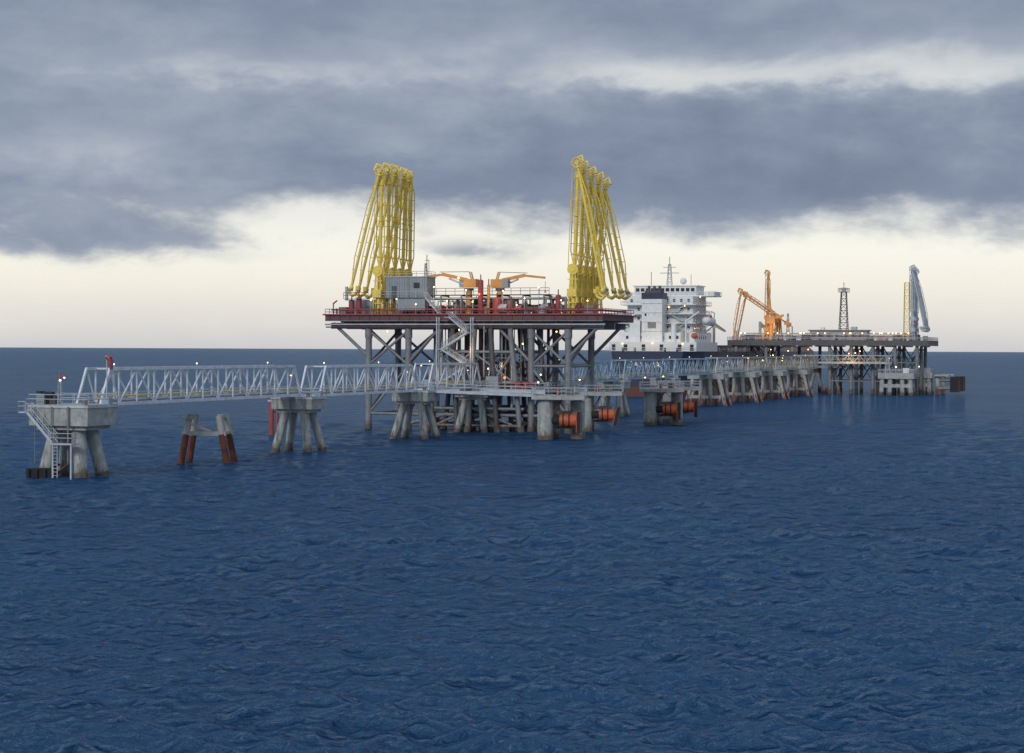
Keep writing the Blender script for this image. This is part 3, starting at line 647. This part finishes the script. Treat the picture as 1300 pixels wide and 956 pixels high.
def warm_arm(u,t,**kw):
    return loading_arm(W(P2,u,t,Z2),ROT,-1,k='orange',S=1.0,**kw)
warm_arm(9.5,3,apex=(.3,23.5),end=(1.8,5.0),piv=8)
warm_arm(12.5,6,apex=(-13,17.2),end=(-15.5,1.5),piv=8.5)
warm_arm(12.5,10,apex=(-12,16.2),end=(-15,1.5),piv=8.0)
b=B(); b.tube((0,0,0),(0,0,6),.8,'orange',12); b.box((0,0,7),(3,2,2.2),'orange'); b.beam((0,0,7.6),(4.4,0,8.8),.7,.8,'orange'); b.beam((1.0,0,7.6),(-1.2,0,14.5),.4,.5,'orange'); b.done('pedestal_crane',W(P2,11.2,2,Z2),ROT)
def fardolphin(loc,w=12):
    b=B(); b.bx(-w/2,w/2,-4,4,5.6,7.6,'concrete'); b.bx(-w/2+.6,w/2-.6,-3.6,3.6,2.6,3.8,'concrete')
    for x in(-w/2+1.3,-w/6,w/6,w/2-1.3):
        for y in(-2.8,2.8): b.tube((x*1.08,y*1.15,-2),(x,y,5.6),.8,'concrete',12); b.tube((x*1.08,y*1.15,-.5),(x*1.06,y*1.13,.9),.86,'growth',12)
    b.rrail(-w/2,w/2,-4,4,7.6,'galv',r=.07); b.lattice((-w/4,-2,7.6),(-w/4,-2,13),1.6,.6,'galv',4,.09); b.box((w/4,0,8.4),(2,2,1.6),'white_paint'); b.ball((0,-3.6,9.6),.22,'lamp_warm')
    b.tube((0,-3.6,7.6),(0,-3.6,9.5),.06,'galv',4)
    b.done('breasting_dolphin',loc,ROT)
fardolphin((131.5,645,0),12); fardolphin((143.5,664,0),9)
for i,(x,y) in enumerate(((151.5,650),(157,666))):
    b=B(); b.tube((-6,0,5),(0,0,5),.5,'steel_grey',8); b.tube((-5.5,0,2.2),(0,0,2.2),.5,'steel_grey',8); b.bx(-.6,2.2,-2.4,2.4,1.0,6.2,'rubber'); b.bx(2.2,2.4,-2.3,2.3,1.1,6.1,'rusty'); b.tube((-5,0,-2),(-5,0,6.6),.8,'pile_half',12); b.bx(-6,-1,-2,2,6.4,7,'concrete'); b.done('ship_fender',(x,y,0),ROT)

# ------------------------------------------------------------------ world
w=bpy.data.worlds.new('World'); scene.world=w; w.use_nodes=True
nt=w.node_tree;N=nt.nodes;L=nt.links; N.clear()
def M(op,a,b_=None,c=None):
    n=N.new('ShaderNodeMath'); n.operation=op
    for i,v in enumerate((a,b_,c)):
        if v is None: continue
        if isinstance(v,(int,float)): n.inputs[i].default_value=v
        else: L.new(v,n.inputs[i])
    return n.outputs[0]
def smooth(v,a,b_,lo=0,hi=1):
    n=N.new('ShaderNodeMapRange'); n.interpolation_type='SMOOTHSTEP'; L.new(v,n.inputs[0])
    for i,x in enumerate((a,b_,lo,hi)): n.inputs[i+1].default_value=x
    return n.outputs[0]
def mix(f,a,b_):
    n=N.new('ShaderNodeMixRGB'); n.use_clamp=False
    if isinstance(f,(int,float)): n.inputs[0].default_value=f
    else: L.new(f,n.inputs[0])
    for i,v in((1,a),(2,b_)):
        if isinstance(v,tuple): n.inputs[i].default_value=(*v,1)
        else: L.new(v,n.inputs[i])
    return n.outputs[0]
tc=N.new('ShaderNodeTexCoord'); sp=N.new('ShaderNodeSeparateXYZ'); L.new(tc.outputs['Generated'],sp.inputs[0])
az=M('ARCTAN2',sp.outputs[0],sp.outputs[1]); el=sp.outputs[2]
def fbm(ax,ez,seed,det=7,rough=.55,dist=.3):
    c=N.new('ShaderNodeCombineXYZ'); L.new(M('MULTIPLY',az,ax),c.inputs[0]); L.new(M('MULTIPLY',el,ez),c.inputs[1]); c.inputs[2].default_value=seed
    n=N.new('ShaderNodeTexNoise'); n.inputs['Scale'].default_value=1; n.inputs['Detail'].default_value=det; n.inputs['Roughness'].default_value=rough; n.inputs['Distortion'].default_value=dist
    L.new(c.outputs[0],n.inputs['Vector']); return M('SUBTRACT',n.outputs['Fac'],.5)
n1=fbm(13,30,3.3,5); n2=fbm(8,26,8.1,5,.5,.2); n3=fbm(34,70,1.7,6,.58,.1)
ew=M('ADD',el,M('ADD',M('MULTIPLY',n1,.035),M('MULTIPLY',n3,.018)))
def blob(px,py,sx,sy,amp,e=None):
    A0=(px-650)/2400; E0=(443-py)/2400; e=e or ew
    a=M('DIVIDE',M('SUBTRACT',az,A0),sx/2400); b_=M('DIVIDE',M('SUBTRACT',e,E0),sy/2400)
    return M('MULTIPLY',M('EXPONENT',M('MULTIPLY',M('ADD',M('MULTIPLY',a,a),M('MULTIPLY',b_,b_)),-1.0)),amp)
def total(lst):
    t=lst[0]
    for x in lst[1:]: t=M('ADD',t,x)
    return t
br=total([M('MULTIPLY',n2,.55),M('MULTIPLY',n3,.34),
  blob(1070,98,260,24,.40),blob(820,98,130,26,.26),blob(1200,80,160,44,.20),blob(330,104,230,20,.20),blob(60,215,220,50,.22),blob(640,60,260,44,.16),
  blob(500,190,45,20,.16),blob(900,220,430,55,-.15),blob(250,262,260,26,-.06),blob(800,12,700,22,-.06)])
br=M('ADD',br,.34)
cl=N.new('ShaderNodeValToRGB'); L.new(br,cl.inputs[0]); cr=cl.color_ramp
cr.elements[0].position=0; cr.elements[0].color=(*srgb(106,119,144),1); cr.elements[1].position=1; cr.elements[1].color=(*srgb(232,231,227),1)
for p_,c in((.28,srgb(132,144,166)),(.50,srgb(158,168,184)),(.74,srgb(200,205,210))):
    e=cr.elements.new(p_); e.color=(*c,1)
lo=N.new('ShaderNodeValToRGB'); L.new(M('MULTIPLY',M('ADD',el,M('MULTIPLY',n1,.012)),12.0),lo.inputs[0]); lr=lo.color_ramp
lr.elements[0].position=0; lr.elements[0].color=(*srgb(208,208,210),1); lr.elements[1].position=.85; lr.elements[1].color=(*srgb(238,238,232),1)
for p_,c in((.15,srgb(226,223,218)),(.40,srgb(245,240,227)),(.62,srgb(252,250,238))): e=lr.elements.new(p_); e.color=(*c,1)
edge=total([M('MULTIPLY',el,1),M('MULTIPLY',n1,.040),M('MULTIPLY',n3,.030),blob(100,315,190,32,.018,el),blob(410,268,100,24,-.011,el),blob(870,290,170,26,.008,el),blob(1150,262,170,24,-.006,el)])
mask=smooth(edge,.055,.079)
puff=M('ADD',blob(600,316,75,11,.8,M('ADD',el,M('MULTIPLY',n3,.012))),blob(150,318,130,14,.8,M('ADD',el,M('MULTIPLY',n3,.02))))
mask=M('MAXIMUM',mask,M('MULTIPLY',puff,smooth(n3,-.25,.12)))
sky_c=mix(mask,lo.outputs[0],cl.outputs[0])
# patchy overcast above the frame, unseen, brightened to lift the ambient light
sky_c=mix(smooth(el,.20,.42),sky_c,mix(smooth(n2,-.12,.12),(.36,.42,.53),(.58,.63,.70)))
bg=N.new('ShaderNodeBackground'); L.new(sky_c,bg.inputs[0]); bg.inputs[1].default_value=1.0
ns=N.new('ShaderNodeTexSky'); ns.sky_type='NISHITA'; ns.sun_disc=False; ns.sun_elevation=math.radians(28); ns.sun_rotation=math.radians(205); ns.air_density=1; ns.dust_density=2
bg2=N.new('ShaderNodeBackground'); L.new(ns.outputs[0],bg2.inputs[0]); bg2.inputs[1].default_value=.08
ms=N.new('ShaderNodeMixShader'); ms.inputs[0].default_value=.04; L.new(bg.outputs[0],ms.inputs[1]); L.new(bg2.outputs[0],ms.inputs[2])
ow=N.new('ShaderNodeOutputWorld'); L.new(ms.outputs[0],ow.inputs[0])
w.cycles.sampling_method='MANUAL'; w.cycles.sample_map_resolution=512
sl=bpy.data.lights.new('sun','SUN'); sl.energy=1.5; sl.angle=math.radians(14); sl.color=(1,.97,.92)
so=bpy.data.objects.new('sun',sl); scene.collection.objects.link(so)
az_=math.radians(205); e_=math.radians(28)
dirv=Vector((math.sin(az_)*math.cos(e_),math.cos(az_)*math.cos(e_),math.sin(e_)))
so.rotation_euler=dirv.to_track_quat('Z','Y').to_euler(); so.location=(0,-50,80)

# ------------------------------------------------------------------ camera
cd=bpy.data.cameras.new('camera'); cam=bpy.data.objects.new('camera',cd); scene.collection.objects.link(cam)
cd.sensor_width=36; cd.lens=36*2400/1300; cd.clip_start=1; cd.clip_end=200000
cam.location=(0,0,15)
pitch=math.atan(34.5/2400); roll=math.atan(6/1300)
cam.matrix_world=Matrix.Translation((0,0,15))@Matrix.Rotation(math.pi/2-pitch,4,'X')@Matrix.Rotation(roll,4,'Z')
scene.camera=cam
scene.view_settings.view_transform='Standard'; scene.view_settings.look='None'; scene.view_settings.exposure=0
